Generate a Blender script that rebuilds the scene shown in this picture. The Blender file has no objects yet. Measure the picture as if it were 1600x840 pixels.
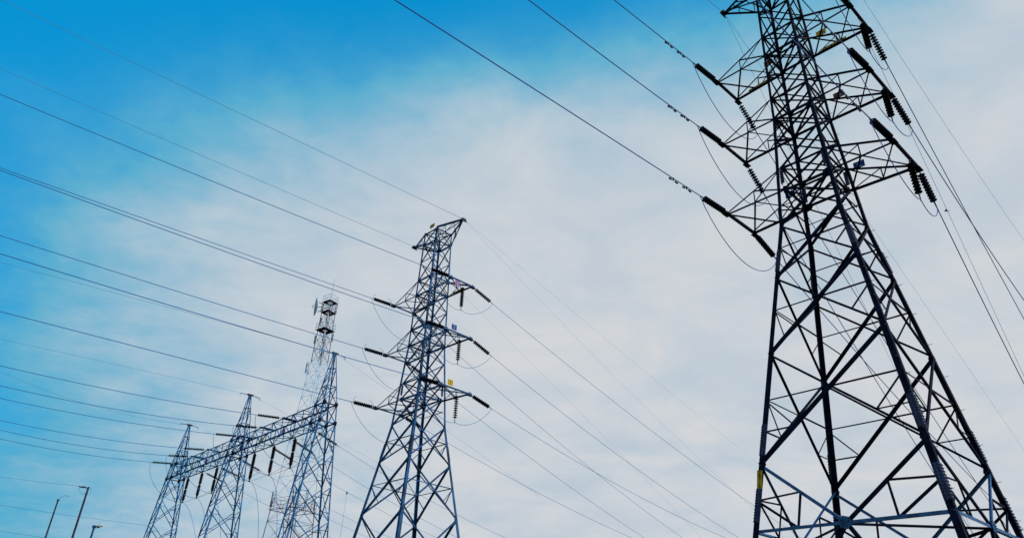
import bpy, bmesh, math, random
from mathutils import Vector, Matrix

random.seed(7)
scene = bpy.context.scene
COL = scene.collection

# ------------------------------------------------------------------ camera
cam_data = bpy.data.cameras.new('camera')
cam = bpy.data.objects.new('camera', cam_data)
COL.objects.link(cam)
CX, CY, CF = [Vector(v) for v in [[0.999013, -0.021761, 0.038718], [-0.044414, -0.489475, 0.870885], [0, 0.871746, 0.489959]]]
m = Matrix((CX, CY, -CF)).transposed().to_4x4()
m.translation = Vector((0, 0, 1.65))
cam.matrix_world = m
cam_data.lens = 25.2089
cam_data.sensor_width = 36.0
cam_data.clip_start = 0.1
cam_data.clip_end = 6000
scene.camera = cam

# ------------------------------------------------------------------ sun and sky
SUN_AZ, SUN_EL = math.radians(112), math.radians(30)     # azimuth clockwise from +Y
sun_dir = Vector((math.sin(SUN_AZ) * math.cos(SUN_EL), math.cos(SUN_AZ) * math.cos(SUN_EL), math.sin(SUN_EL)))
sd = bpy.data.lights.new('sun', 'SUN')
sd.energy = 3.2
sd.angle = math.radians(4)
sd.color = (1.0, 0.96, 0.91)
so = bpy.data.objects.new('sun', sd)
so.rotation_euler = (-sun_dir).to_track_quat('-Z', 'Y').to_euler()
so.location = sun_dir * 200
COL.objects.link(so)

world = bpy.data.worlds.new('World')
scene.world = world
world.use_nodes = True
wn, wl = world.node_tree.nodes, world.node_tree.links
wn.clear()

def N(kind, **kw):
    n = wn.new(kind)
    for k, v in kw.items():
        setattr(n, k, v)
    return n

def MA(op, a, b=None, c=None):
    n = N('ShaderNodeMath', operation=op)
    for i, v in enumerate((a, b, c)):
        if v is None:
            continue
        if isinstance(v, (int, float)):
            n.inputs[i].default_value = v
        else:
            wl.new(v, n.inputs[i])
    return n.outputs[0]

def MIX(fac, a, b, mode='MIX'):
    n = N('ShaderNodeMix', data_type='RGBA', blend_type=mode)
    for s, v in ((n.inputs[0], fac), (n.inputs[6], a), (n.inputs[7], b)):
        if isinstance(v, (int, float)):
            s.default_value = v
        elif isinstance(v, tuple):
            s.default_value = v + (1,)
        else:
            wl.new(v, s)
    return n.outputs[2]

def NOISE(vec, scale, detail, rough, dist=0.0):
    n = N('ShaderNodeTexNoise')
    n.inputs['Scale'].default_value = scale
    n.inputs['Detail'].default_value = detail
    n.inputs['Roughness'].default_value = rough
    n.inputs['Distortion'].default_value = dist
    wl.new(vec, n.inputs['Vector'])
    return n.outputs[0]

out = N('ShaderNodeOutputWorld')
bg = N('ShaderNodeBackground')
bg.inputs['Strength'].default_value = 0.1
wl.new(bg.outputs[0], out.inputs[0])
sky = N('ShaderNodeTexSky', sky_type='NISHITA')
sky.sun_disc = False
sky.sun_elevation = SUN_EL
sky.sun_rotation = SUN_AZ
sky.air_density = 1.0
sky.dust_density = 0.3
sky.ozone_density = 3.0
# clear air: the sky texture with the photograph's deep saturated blue
gam = N('ShaderNodeGamma')
wl.new(sky.outputs[0], gam.inputs[0])
gam.inputs[1].default_value = 0.2
blue = MIX(1.0, gam.outputs[0], (0.0, 2.68, 5.35), 'MULTIPLY')
tc = N('ShaderNodeTexCoord')
sep = N('ShaderNodeSeparateXYZ')
wl.new(tc.outputs['Generated'], sep.inputs[0])
sx, sy, sz = sep.outputs
# cloud layer seen in perspective: the direction projected on a high flat sheet
zz = MA('ADD', MA('MAXIMUM', sz, 0.0), 0.22)
comb = N('ShaderNodeCombineXYZ')
wl.new(MA('DIVIDE', sx, zz), comb.inputs[0])
wl.new(MA('DIVIDE', sy, zz), comb.inputs[1])
mapn = N('ShaderNodeMapping')
mapn.inputs['Rotation'].default_value = (0, 0, math.radians(25))
mapn.inputs['Scale'].default_value = (1.15, 1.35, 1.0)
wl.new(comb.outputs[0], mapn.inputs[0])
sheet = mapn.outputs[0]
n_big = NOISE(sheet, 1.3, 6, 0.55, 0.3)
n_mid = NOISE(sheet, 3.3, 8, 0.56, 0.45)
n_fine = NOISE(sheet, 11.0, 8, 0.65, 0.2)
# where the cloud sheet is thick (right and low) and where it opens to blue (upper left)
x2, z2 = MA('MULTIPLY', sx, sx), MA('MULTIPLY', sz, sz)
xz = MA('MULTIPLY', sx, sz)
cov = 52.25
for c, term in ((7.213, sx), (-45.475, sy), (-41.658, sz), (-22.938, x2), (117.163, z2), (-35.898, xz),
                (14.79, MA('MULTIPLY', x2, sx)), (-143.475, MA('MULTIPLY', z2, sz)), (-34.883, MA('MULTIPLY', x2, sz)), (46.53, MA('MULTIPLY', z2, sx)),
                (1.6, MA('SUBTRACT', n_big, 0.5)), (2.6, MA('SUBTRACT', n_mid, 0.5)), (1.7, MA('SUBTRACT', n_fine, 0.5))):
    cov = MA('ADD', cov, MA('MULTIPLY', term, c))
fac = MA('DIVIDE', 1.0, MA('ADD', 1.0, MA('EXPONENT', MA('MULTIPLY', cov, -1.0))))
thick = MA('ADD', MA('MULTIPLY', n_mid, 0.65), MA('MULTIPLY', n_big, 0.35))
mr = N('ShaderNodeMapRange', clamp=True)
mr.inputs[1].default_value = 0.39
mr.inputs[2].default_value = 0.60
wl.new(thick, mr.inputs[0])
cloud = MIX(mr.outputs[0], (5.45, 6.05, 6.75), (6.65, 6.75, 6.98))
# thin veils of cloud turn the blue to cyan first
veil = N('ShaderNodeMapRange', clamp=True)
veil.inputs[2].default_value = 0.16
wl.new(fac, veil.inputs[0])
final = MIX(fac, MIX(veil.outputs[0], blue, (0.15, 3.85, 6.2)), cloud)
wl.new(final, bg.inputs['Color'])

scene.view_settings.view_transform = 'Standard'
scene.view_settings.look = 'None'
scene.view_settings.exposure = 0.0
scene.view_settings.gamma = 1.0
scene.view_settings.use_curve_mapping = False

# ------------------------------------------------------------------ materials
def mat(name, col, rough=0.6, metal=0.0, spec=0.3, vary=0.0, scale=6.0, col2=None):
    mm = bpy.data.materials.new(name)
    mm.use_nodes = True
    nt = mm.node_tree
    b = nt.nodes['Principled BSDF']
    b.inputs['Base Color'].default_value = (*col, 1)
    b.inputs['Roughness'].default_value = rough
    b.inputs['Metallic'].default_value = metal
    b.inputs['Specular IOR Level'].default_value = spec
    if vary or col2:
        t = nt.nodes.new('ShaderNodeTexCoord')
        n = nt.nodes.new('ShaderNodeTexNoise')
        n.inputs['Scale'].default_value = scale
        n.inputs['Detail'].default_value = 5
        nt.links.new(t.outputs['Object'], n.inputs['Vector'])
        r = nt.nodes.new('ShaderNodeValToRGB')
        c2 = col2 or tuple(min(1, c * (1 + vary)) for c in col)
        c1 = col if col2 else tuple(c * (1 - vary) for c in col)
        r.color_ramp.elements[0].position = 0.35
        r.color_ramp.elements[1].position = 0.65
        r.color_ramp.elements[0].color = (*c1, 1)
        r.color_ramp.elements[1].color = (*c2, 1)
        nt.links.new(n.outputs[0], r.inputs[0])
        nt.links.new(r.outputs[0], b.inputs['Base Color'])
    return mm

M_NEAR = mat('dark_backlit_steel', (0.0025, 0.006, 0.021), 0.7, 0, 0.04, 0.5, 3.0)  # galvanised steel, its backlit silhouette darkness put into the base colour
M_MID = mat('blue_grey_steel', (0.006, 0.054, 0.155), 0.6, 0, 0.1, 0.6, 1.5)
M_PLATE = mat('galvanised_plate', (0.018, 0.085, 0.21), 0.5, 0, 0.12, 0.4, 5.0)
M_SPLICE = mat('dark_blue_splice_steel', (0.008, 0.028, 0.085), 0.5, 0, 0.2, 0.4, 5.0)
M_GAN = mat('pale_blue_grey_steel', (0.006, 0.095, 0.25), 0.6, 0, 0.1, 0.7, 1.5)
M_BOLT = mat('dark_bolt_steel', (0.008, 0.009, 0.015), 0.6, 0, 0.2)
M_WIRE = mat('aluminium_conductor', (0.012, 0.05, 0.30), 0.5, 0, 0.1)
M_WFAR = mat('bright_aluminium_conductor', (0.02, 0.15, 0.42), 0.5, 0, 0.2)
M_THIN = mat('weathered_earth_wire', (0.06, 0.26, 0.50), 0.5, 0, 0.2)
M_PORC = mat('brown_black_porcelain', (0.003, 0.003, 0.006), 0.6, 0, 0.06)
M_HARD = mat('line_hardware_steel', (0.02, 0.04, 0.09), 0.5, 0, 0.3)
M_YEL = mat('yellow_enamel', (0.34, 0.26, 0.008), 0.6, 0, 0.15, 0.25, 8)
M_RED = mat('dark_red_enamel', (0.10, 0.008, 0.03), 0.5, 0, 0.3)
M_BLUE = mat('blue_enamel', (0.004, 0.02, 0.14), 0.6, 0, 0.15)
M_MAG = mat('magenta_enamel', (0.14, 0.015, 0.16), 0.5, 0, 0.3)
M_LET = mat('black_lettering', (0.01, 0.01, 0.012), 0.6)
M_LETB = mat('pale_blue_lettering', (0.10, 0.36, 0.62), 0.6)
M_TRED = mat('red_mast_paint', (0.06, 0.012, 0.05), 0.5, 0, 0.2)
M_TWHT = mat('white_mast_paint', (0.30, 0.52, 0.72), 0.5, 0, 0.3)
M_TDRK = mat('dark_platform_steel', (0.010, 0.008, 0.03), 0.6, 0, 0.1)
M_DISH = mat('grey_grid_dish', (0.12, 0.25, 0.38), 0.6)
M_CONC = mat('grey_pole_concrete', (0.028, 0.028, 0.055), 0.85, 0, 0.1, 0.5, 4)
M_LAMP = mat('lamp_glass', (0.55, 0.57, 0.56), 0.3, 0, 0.5)
M_BIRD = mat('dark_feathers', (0.02, 0.02, 0.03), 0.8)

# ------------------------------------------------------------------ mesh helpers
def finish(bm, name, material, parent=None, smooth=False):
    bmesh.ops.recalc_face_normals(bm, faces=bm.faces)
    me = bpy.data.meshes.new(name)
    bm.to_mesh(me)
    bm.free()
    if smooth:
        for p in me.polygons:
            p.use_smooth = True
    me.materials.append(material)
    return link(me, name, parent)

def two_tone(bm, n_faces):
    """faces made after the first n_faces take the second material"""
    bm.faces.ensure_lookup_table()
    for f in bm.faces[n_faces:]:
        f.material_index = 1

def link(me, name, parent=None):
    o = bpy.data.objects.new(name, me)
    COL.objects.link(o)
    if parent is not None:
        o.parent = parent
    return o

def empty(name, loc, rotz=0.0, quat=None):
    o = bpy.data.objects.new(name, None)
    o.empty_display_size = 0.3
    COL.objects.link(o)
    o.location = loc
    if quat is not None:
        o.rotation_mode = 'QUATERNION'
        o.rotation_quaternion = quat
    else:
        o.rotation_euler = (0, 0, rotz)
    return o

def tag(o, label, cat, group=None, kind=None):
    o['label'] = label
    o['category'] = cat
    if group:
        o['group'] = group
    if kind:
        o['kind'] = kind
    return o

def frame_of(p, q, u):
    d = (q - p).normalized()
    u = Vector(u)
    u = u - d * u.dot(d)
    if u.length < 1e-5:
        u = d.orthogonal()
    u.normalize()
    return d, u, d.cross(u)

def prism(bm, p, q, prof, u, v):
    n = len(prof)
    a = [bm.verts.new(p + u * x + v * y) for x, y in prof]
    b = [bm.verts.new(q + u * x + v * y) for x, y in prof]
    for i in range(n):
        j = (i + 1) % n
        bm.faces.new((a[i], a[j], b[j], b[i]))
    bm.faces.new(a[::-1])
    bm.faces.new(b)

def angle(bm, p, q, w, u, v=None, t=None):
    """steel angle section: flange w along u and flange w along v"""
    p, q = Vector(p), Vector(q)
    d, u, vv = frame_of(p, q, u)
    if v is not None and Vector(v).dot(vv) < 0:
        vv = -vv
    t = t or max(0.008, w * 0.11)
    prism(bm, p, q, [(0, 0), (w, 0), (w, t), (t, t), (t, w), (0, w)], u, vv)

def bar(bm, p, q, w, h=None, u=(0, 0, 1)):
    p, q = Vector(p), Vector(q)
    d, u, v = frame_of(p, q, u)
    h = h or w
    prism(bm, p, q, [(-w / 2, -h / 2), (w / 2, -h / 2), (w / 2, h / 2), (-w / 2, h / 2)], u, v)

def rod(bm, p, q, r, r2=None, n=8):
    p, q = Vector(p), Vector(q)
    r2 = r if r2 is None else r2
    d, u, v = frame_of(p, q, (0.31, 0.2, 0.93))
    c = [(math.cos(2 * math.pi * i / n), math.sin(2 * math.pi * i / n)) for i in range(n)]
    a = [bm.verts.new(p + (u * x + v * y) * r) for x, y in c]
    b = [bm.verts.new(q + (u * x + v * y) * r2) for x, y in c]
    for i in range(n):
        j = (i + 1) % n
        bm.faces.new((a[i], a[j], b[j], b[i]))
    bm.faces.new(a[::-1])
    bm.faces.new(b)

def box(bm, c, sx, sy, sz):
    c = Vector(c)
    bar(bm, c - Vector((0, 0, sz / 2)), c + Vector((0, 0, sz / 2)), sx, sy, (1, 0, 0))

def tube(bm, pts, r, n=6):
    rings = []
    up = Vector((0.1, 0.05, 1))
    for i, p in enumerate(pts):
        d = (pts[min(i + 1, len(pts) - 1)] - pts[max(i - 1, 0)]).normalized()
        u = (up - d * up.dot(d))
        if u.length < 0.05:
            u = d.orthogonal()
        u.normalize()
        v = d.cross(u)
        rings.append([bm.verts.new(p + (u * math.cos(2 * math.pi * k / n) + v * math.sin(2 * math.pi * k / n)) * r) for k in range(n)])
    for a, b in zip(rings, rings[1:]):
        for k in range(n):
            bm.faces.new((a[k], a[(k + 1) % n], b[(k + 1) % n], b[k]))
    bm.faces.new(rings[0][::-1])
    bm.faces.new(rings[-1])

def lathe(bm, prof, n=16, axis='X'):
    """prof: (along axis, radius)"""
    rings = []
    for x, r in prof:
        rings.append([bm.verts.new((x, r * math.cos(2 * math.pi * k / n), r * math.sin(2 * math.pi * k / n))) for k in range(n)])
    for a, b in zip(rings, rings[1:]):
        for k in range(n):
            bm.faces.new((a[k], a[(k + 1) % n], b[(k + 1) % n], b[k]))
    bm.faces.new(rings[0][::-1])
    bm.faces.new(rings[-1])

def text_mesh(name, body, size, material, parent, M):
    cu = bpy.data.curves.new(name, 'FONT')
    cu.body = body
    cu.size = size
    cu.extrude = 0.003
    cu.align_x = 'CENTER'
    cu.align_y = 'CENTER'
    tmp = bpy.data.objects.new(name, cu)
    COL.objects.link(tmp)
    dg = bpy.context.evaluated_depsgraph_get()
    me = bpy.data.meshes.new_from_object(tmp.evaluated_get(dg))
    bpy.data.objects.remove(tmp)
    me.transform(M)
    me.materials.clear()
    me.materials.append(material)
    me.name = name
    return link(me, name, parent)

# ------------------------------------------------------------------ ground
def ground():
    bm = bmesh.new()
    nx = 60
    R = 2500.0
    g = [-R + 2 * R * i / nx for i in range(nx + 1)]
    vs = [[bm.verts.new((x, y, 0.0)) for y in g] for x in g]
    for i in range(nx):
        for j in range(nx):
            bm.faces.new((vs[i][j], vs[i + 1][j], vs[i + 1][j + 1], vs[i][j + 1]))
    mm = mat('rough_grass', (0.018, 0.030, 0.012), 0.95, 0, 0.1, 0, 0.35, (0.045, 0.055, 0.024))
    o = finish(bm, 'ground', mm)
    o['kind'] = 'structure'

ground()

# ------------------------------------------------------------------ the two lattice towers
Z = {'-5': 4.332, '-4': 6.558, '-3': 10.654, '-2': 13.881, '-1': 16.339, '0': 18.144, '1': 19.264, '2': 20.67, '3': 21.99, '4': 23.174, '5': 24.593, '6': 25.9, '7': 27.088, '8': 28.579, '9': 30.126, '10': 31.122}
REACH = {'0': 3.58, '3': 3.414, '6': 3.32, '9': 2.898}
HB = {'0': 1.104, '3': 0.974, '6': 0.898}
TZ = {'0': 18.079, '3': 21.964, '6': 25.879, '9': 31.201}
WTOP, SLOPE = 0.7302, 0.1504
Z = {int(k): v for k, v in Z.items()}
REACH = {int(k): v for k, v in REACH.items()}
HB = {int(k): v for k, v in HB.items()}
TZ = {int(k): v for k, v in TZ.items()}
CORNER = {'L': (-1, -1), 'F': (-1, 1), 'N': (1, -1), 'R': (1, 1)}
# face: (corner whose top starts the heavy diagonal, the other corner), outward normal
FACES = [('N', 'L', (0, -1, 0)), ('R', 'N', (1, 0, 0)), ('R', 'F', (0, 1, 0)), ('F', 'L', (-1, 0, 0))]

def half(z):
    if z >= Z[0]:
        return 1.0 + (WTOP - 1.0) * (z - Z[0]) / (Z[10] - Z[0])
    return 1.0 + SLOPE * (Z[0] - z)

def node(c, z):
    w = half(z)
    return Vector((CORNER[c][0] * w, CORNER[c][1] * w, z))

DISC_N = 11

def make_tower(root, gz, M, near):
    """root: Empty whose local z equals the level heights; gz: local height of the ground"""
    plate = M_PLATE if near else M
    zs = [Z[k] for k in range(-5, 11)]
    legs = {}
    # ---- legs
    for c, (cx, cy) in CORNER.items():
        bm = bmesh.new()
        segs = [(gz, Z[-3], 0.20), (Z[-3], Z[-1], 0.17), (Z[-1], Z[3], 0.14), (Z[3], Z[10], 0.115)]
        for a, b, w in segs:
            angle(bm, node(c, a), node(c, b), w, (-cx, 0, 0), (0, -cy, 0), w * 0.12)
        leg = finish(bm, 'leg', M, root)
        legs[c] = leg
        # concrete stub
        bm = bmesh.new()
        p = node(c, gz)
        rod(bm, p + Vector((-cx * .06, -cy * .06, -0.3)), p + Vector((-cx * .06, -cy * .06, 0.35)), 0.42, 0.34, 12)
        finish(bm, 'concrete_stub', M_CONC, leg)
        # bolted splice plates just above the brace nodes
        for lv, wd, ln in ((-5, .20, 1.1), (-4, .20, 1.1), (-2, .17, .95), (0, .14, .7)):
            zc = Z[lv] + 0.30
            a, b = node(c, zc), node(c, zc + ln)
            d = (b - a).normalized()
            bm = bmesh.new()
            sides = ((Vector((-cx, 0, 0)), Vector((0, cy, 0))), (Vector((0, -cy, 0)), Vector((cx, 0, 0))))
            for fu, fn in sides:
                ctr = fu * (wd * .5) + fn * 0.012
                bar(bm, a + ctr, b + ctr, wd * .98, 0.014, fu)
            nf = len(bm.faces)
            rows = int(ln / 0.1)
            for fu, fn in sides:
                for r in range(rows):
                    for k in (-.28, .28):
                        q = a + d * (ln * (r + .5) / rows) + fu * (wd * (.5 + k)) + fn * 0.0195
                        rod(bm, q, q + fn * 0.032, 0.021, n=6)
            two_tone(bm, nf)
            sp = finish(bm, 'splice_plate', M_SPLICE if near else M, leg)
            sp.data.materials.append(M_BOLT)
        # step bolts for climbing
        if c in ('N', 'R') and near:
            bm = bmesh.new()
            rod(bm, (0, 0, 0), (0.17, 0, 0), 0.010, n=6)
            me = bpy.data.meshes.new('step_bolt')
            bm.to_mesh(me)
            bm.free()
            me.materials.append(M_HARD)
            z = Z[-5]
            k = 0
            while z < Z[9]:
                p = node(c, z)
                s = link(me, 'step_bolt', leg)
                s.location = p + Vector((-0.02 * cx, -0.05 * cy, 0))
                s.rotation_euler = (0, 0, 0 if k % 2 else (math.pi / 2 if cy > 0 else -math.pi / 2))
                z += 0.62
                k += 1

    def brace(name, p, q, w, inward, off, flip=1, M=M):
        bm = bmesh.new()
        n = Vector(inward)
        p, q = Vector(p), Vector(q)
        d = (q - p).normalized()
        u = n.cross(d) * flip
        angle(bm, p + n * off - u * w * .5, q + n * off - u * w * .5, w, u, n)
        return finish(bm, name, M, root)

    # ---- X-braced panels
    for lo in range(-4, 10):
        hi = lo + 1
        zl, zh = Z[lo], Z[hi]
        if lo < 0:
            wh, wl_ = {-4: (.115, .08), -3: (.11, .075), -2: (.10, .068), -1: (.09, .06)}[lo]
            nm = 'diagonal_brace'
        else:
            wh, wl_ = (.072, .056) if lo < 4 else (.064, .05)
            nm = 'lattice_brace'
        for a, b, nrm in FACES:
            inn = -Vector(nrm)
            brace(nm, node(a, zh), node(b, zl), wh, inn, .022)
            brace(nm, node(b, zh), node(a, zl), wl_, inn, .05, -1)
            if lo >= 0:
                continue
            # redundant members
            whi, wlo = half(zh), half(zl)
            t = whi / (whi + wlo)
            zx = zh + (zl - zh) * t
            X = (node(a, zh) + (node(b, zl) - node(a, zh)) * t)
            for c in (a, b):
                leg_pt = node(c, zx)
                brace('redundant_brace', leg_pt, X, .05 if lo < -1 else .042, inn, .075)
                pm = (X + node(c, zl)) / 2
                if lo <= -2:
                    brace('redundant_brace', leg_pt, pm, .046, inn, .085)
                if lo == -4:
                    brace('redundant_brace', node(c, pm.z), pm, .046, inn, .075, -1)
    # ---- K-braced leg panels
    for (zt, zb, nm) in ((Z[-4], Z[-5], 1), (Z[-5], gz + .3, 0)):
        for a, b, nrm in FACES:
            inn = -Vector(nrm)
            mid = (node(a, zb) + node(b, zb)) / 2
            if nm:
                brace('horizontal_strut', node(a, zb), mid, .10, inn, .03, 1, plate)
                brace('horizontal_strut', node(b, zb), mid, .10, inn, .03, 1, plate)
            if nm:
                bm = bmesh.new()
                n = Vector(nrm)
                side = n.cross(Vector((0, 0, 1)))
                prism(bm, mid + n * 0.004, mid + n * 0.018,
                      [(.21 * math.cos(t * math.pi / 3 + .3), .21 * math.sin(t * math.pi / 3 + .3)) for t in range(6)], side, Vector((0, 0, 1)))
                nf = len(bm.faces)
                for k in range(11):
                    an = k * 2.4
                    rr = 0.045 * math.sqrt(k + .6)
                    q = mid + n * .019 + side * (rr * math.cos(an)) + Vector((0, 0, rr * math.sin(an)))
                    rod(bm, q, q + n * .02, .017, n=6)
                two_tone(bm, nf)
                gp = finish(bm, 'gusset_plate', plate, root)
                gp.data.materials.append(M_BOLT)
            for c in (a, b):
                if nm:
                    top, bot = node(c, zt), mid
                    brace('diagonal_brace', top, bot, .10, inn, .035, 1, M if c == 'N' else plate)
                    dm = (top + bot) / 2
                    brace('redundant_brace', node(c, (zt + zb) / 2 - .1), dm, .06, inn, .06)
                    hm = (node(c, zb) + mid) / 2
                    brace('redundant_brace', dm, hm, .06, inn, .06)
                    brace('redundant_brace', node(c, (zt + zb) / 2 - .1), hm, .075, inn, .075)
                else:
                    top = (node(a, zt) + node(b, zt)) / 2
                    brace('diagonal_brace', top, node(c, zb), .115, inn, .035)
                    dm = (top + node(c, zb)) / 2
                    brace('redundant_brace', node(c, (zt + zb) / 2), dm, .06, inn, .06)
    # plan bracing of the belt below
    mids = [Vector((0, -1, 0)) * half(Z[-5]), Vector((1, 0, 0)) * half(Z[-5]), Vector((0, 1, 0)) * half(Z[-5]), Vector((-1, 0, 0)) * half(Z[-5])]
    for i in range(4):
        p, q = mids[i].copy(), mids[(i + 1) % 4].copy()
        p.z = q.z = Z[-5]
        bm = bmesh.new()
        angle(bm, p, q, .08, (0, 0, -1))
        finish(bm, 'plan_brace', M, root)
    # ---- belts of horizontal struts and plan bracing
    for lv in (0, 1, 3, 4, 6, 7, 9, 10):
        for a, b, nrm in FACES:
            brace('horizontal_strut', node(a, Z[lv]), node(b, Z[lv]), .09 if lv in (0, 3, 6) else .07, -Vector(nrm), .06)
    for lv in (0, 3, 6, 9, 10):
        for a, b in (('L', 'R'), ('N', 'F')):
            bm = bmesh.new()
            dz = Vector((0, 0, .02 if a == 'L' else -.05))
            angle(bm, node(a, Z[lv]) + dz, node(b, Z[lv]) + dz, .065, (0, 0, 1))
            finish(bm, 'plan_brace', M, root)
    # ---- gusset plates at the leg nodes
    for lv in range(-4, 11):
        for c, (cx, cy) in CORNER.items():
            p = node(c, Z[lv])
            s = {-4: .25, -3: .22, -2: .20, -1: .19, 0: .27, 3: .22, 6: .20}.get(lv, .14)
            if c == 'F' and lv in (0, 3, 6):
                s *= 1.25
            bm = bmesh.new()
            up = Vector((0, 0, 1))
            for fu, fn in ((Vector((-cx, 0, 0)), Vector((0, -cy, 0))), (Vector((0, -cy, 0)), Vector((-cx, 0, 0)))):
                o = p + fn * .028
                prism(bm, o, o + fn * .012, [(.02, -s * .62), (s * .75, -s * .5), (s, -s * .1), (s * .9, s * .35), (s * .35, s * .62), (.02, s * .62)], fu, up)
            finish(bm, 'gusset_plate', M, root)

    # ---- cross arms
    def arm(lv, sx):
        zb, zt = Z[lv], Z[lv + 1]
        tz, rx, hb = TZ[lv], REACH[lv] * sx, HB[lv]
        ca, cb = ('L', 'F') if sx < 0 else ('N', 'R')
        A, B = Vector((rx, -hb, tz)), Vector((rx, hb, tz))
        a0, b0, a1, b1 = node(ca, zb), node(cb, zb), node(ca, zt), node(cb, zt)
        dn = Vector((0, 0, -1))
        bm = bmesh.new()
        angle(bm, a0, A, .09, (0, 1, 0), dn)
        angle(bm, b0, B, .09, (0, -1, 0), dn)
        arm_o = finish(bm, 'cross_arm', M, root)

        def sub(nm, p, q, w, u=(0, 0, 1)):
            bm = bmesh.new()
            angle(bm, p, q, w, u)
            finish(bm, nm, M, arm_o)
        up = Vector((0, 0, .06))
        sub('tie_member', a1, A + up, .07, (0, 1, 0))
        sub('tie_member', b1, B + up, .07, (0, -1, 0))
        # double channel end beam
        bm = bmesh.new()
        e = Vector((0, 1, 0))
        tb = .12 if near else .085
        bar(bm, A - e * .10, B + e * .10, tb, .07, (0, 0, 1))
        for zz_ in (tb / 2 - .005, .005 - tb / 2):
            bar(bm, A + Vector((0, 0, zz_)) - e * .095, B + Vector((0, 0, zz_)) + e * .095, tb * .9, .012, (1, 0, 0))
        finish(bm, 'tip_beam', M, arm_o)
        for P, s in ((A, -1), (B, 1)):
            bm = bmesh.new()
            prism(bm, P + Vector((-.12, s * .05, -.10)), P + Vector((.12, s * .05, -.10)), [(-.16, -.012), (.24, -.012), (.24, .012), (-.16, .012)], Vector((0, s, 0)), Vector((0, 0, 1)))
            prism(bm, P + Vector((-.012, s * .10, 0)), P + Vector((.012, s * .10, 0)), [(-.1, -.14), (.16, -.07), (.16, .07), (-.1, .14)], Vector((0, s, 0)), Vector((0, 0, 1)))
            finish(bm, 'hanger_plate', M, arm_o)
        am, bm_ = (a0 + A) / 2, (b0 + B) / 2
        at, bt = (a1 + A) / 2, (b1 + B) / 2
        sub('web_brace', at, am, .05, (0, 1, 0))
        sub('web_brace', bt, bm_, .05, (0, 1, 0))
        sub('web_brace', at, a0, .05, (0, 1, 0))
        sub('web_brace', bt, b0, .05, (0, 1, 0))
        sub('web_brace', a1, am, .055, (0, 1, 0))
        sub('web_brace', b1, bm_, .055, (0, 1, 0))
        sub('web_brace', am + dn * .03, b0 + dn * .03, .055)
        sub('web_brace', am + dn * .03, B + dn * .03, .07)
        sub('web_brace', bm_ + dn * .06, A + dn * .06, .055)
        return arm_o

    arms = {}
    for lv in (0, 3, 6):
        for sx_ in (-1, 1):
            arms[(lv, sx_)] = arm(lv, sx_)
    # earth wire arms
    for sx_ in (-1, 1):
        ca, cb = ('L', 'F') if sx_ < 0 else ('N', 'R')
        T = Vector((REACH[9] * sx_, 0, TZ[9]))
        bm = bmesh.new()
        angle(bm, node(ca, Z[10]), T, .12, (0, 1, 0))
        angle(bm, node(cb, Z[10]), T, .09, (0, -1, 0))
        eo = finish(bm, 'earth_wire_arm', M, root)
        for nm, p, q, w in (('lower_chord', node(ca, Z[9]), T, .08), ('lower_chord', node(cb, Z[9]), T, .08)):
            bm = bmesh.new()
            angle(bm, p, q + Vector((0, 0, -.08)), w, (0, 0, 1))
            finish(bm, nm, M, eo)
        for f in (.33, .66):
            for c in (ca, cb):
                p = node(c, Z[10]).lerp(T, f)
                q = node(c, Z[9]).lerp(T, f)
                r = node(c, Z[9]).lerp(T, f - .33)
                for aa, bb_ in ((p, q), (p, r)):
                    bm = bmesh.new()
                    angle(bm, aa, bb_, .045, (0, 1, 0))
                    finish(bm, 'web_brace', M, eo)
            bm = bmesh.new()
            angle(bm, node(ca, Z[9]).lerp(T, f), node(cb, Z[9]).lerp(T, f - .33), .045, (0, 0, 1))
            finish(bm, 'web_brace', M, eo)
        bm = bmesh.new()
        box(bm, T + Vector((0, 0, -.03)), .22, .34, .12)
        box(bm, T + Vector((.05 * sx_, 0, -.14)), .06, .5, .10)
        finish(bm, 'clamp_bracket', M_BOLT, eo)
    return arms, legs

def plate_on(parent, centre, along, normal, w, h, m_, letters, m_let, size):
    """flat enamel plate: w along, h across (roughly up); letters = list of (text, offset along, offset across, size)"""
    along = Vector(along).normalized()
    n = Vector(normal).normalized()
    n = (n - along * n.dot(along)).normalized()
    upv = n.cross(along)
    c = Vector(centre)
    bm = bmesh.new()
    prism(bm, c, c + n * .006, [(-w / 2, -h / 2), (w / 2, -h / 2), (w / 2, h / 2), (-w / 2, h / 2)], along, upv)
    pl = finish(bm, 'number_plate', m_, parent)
    for tx, ox, oy in letters:
        R = Matrix((along, upv, n)).transposed().to_4x4()
        R.translation = c + n * .009 + along * ox + upv * oy
        text_mesh('plate_lettering', tx, size, m_let, pl, R)
    return pl

RX, RY, RROT, RDZ = [12.6475, 24.3714, -0.8405, 1.65]
MX, MY, MROT, MDZ = [-5.6541, 45.9279, -0.8201, -0.9659]

near = empty('transmission_tower', (RX, RY, 0), RROT)
tag(near, 'huge dark lattice tower filling the right of the picture, nearest of all', 'lattice tower', 'double circuit lattice towers')
far_t = empty('transmission_tower', (MX, MY, 0), MROT)
tag(far_t, 'blue grey lattice tower in the middle, smaller one standing farther off', 'lattice tower', 'double circuit lattice towers')

def shifted(root, dz):
    """level heights are measured from the camera height; lift the children"""
    for ch in root.children:
        ch.location.z += dz


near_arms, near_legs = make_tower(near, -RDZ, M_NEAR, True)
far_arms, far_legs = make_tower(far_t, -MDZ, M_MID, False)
shifted(near, RDZ)
shifted(far_t, MDZ)

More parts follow.
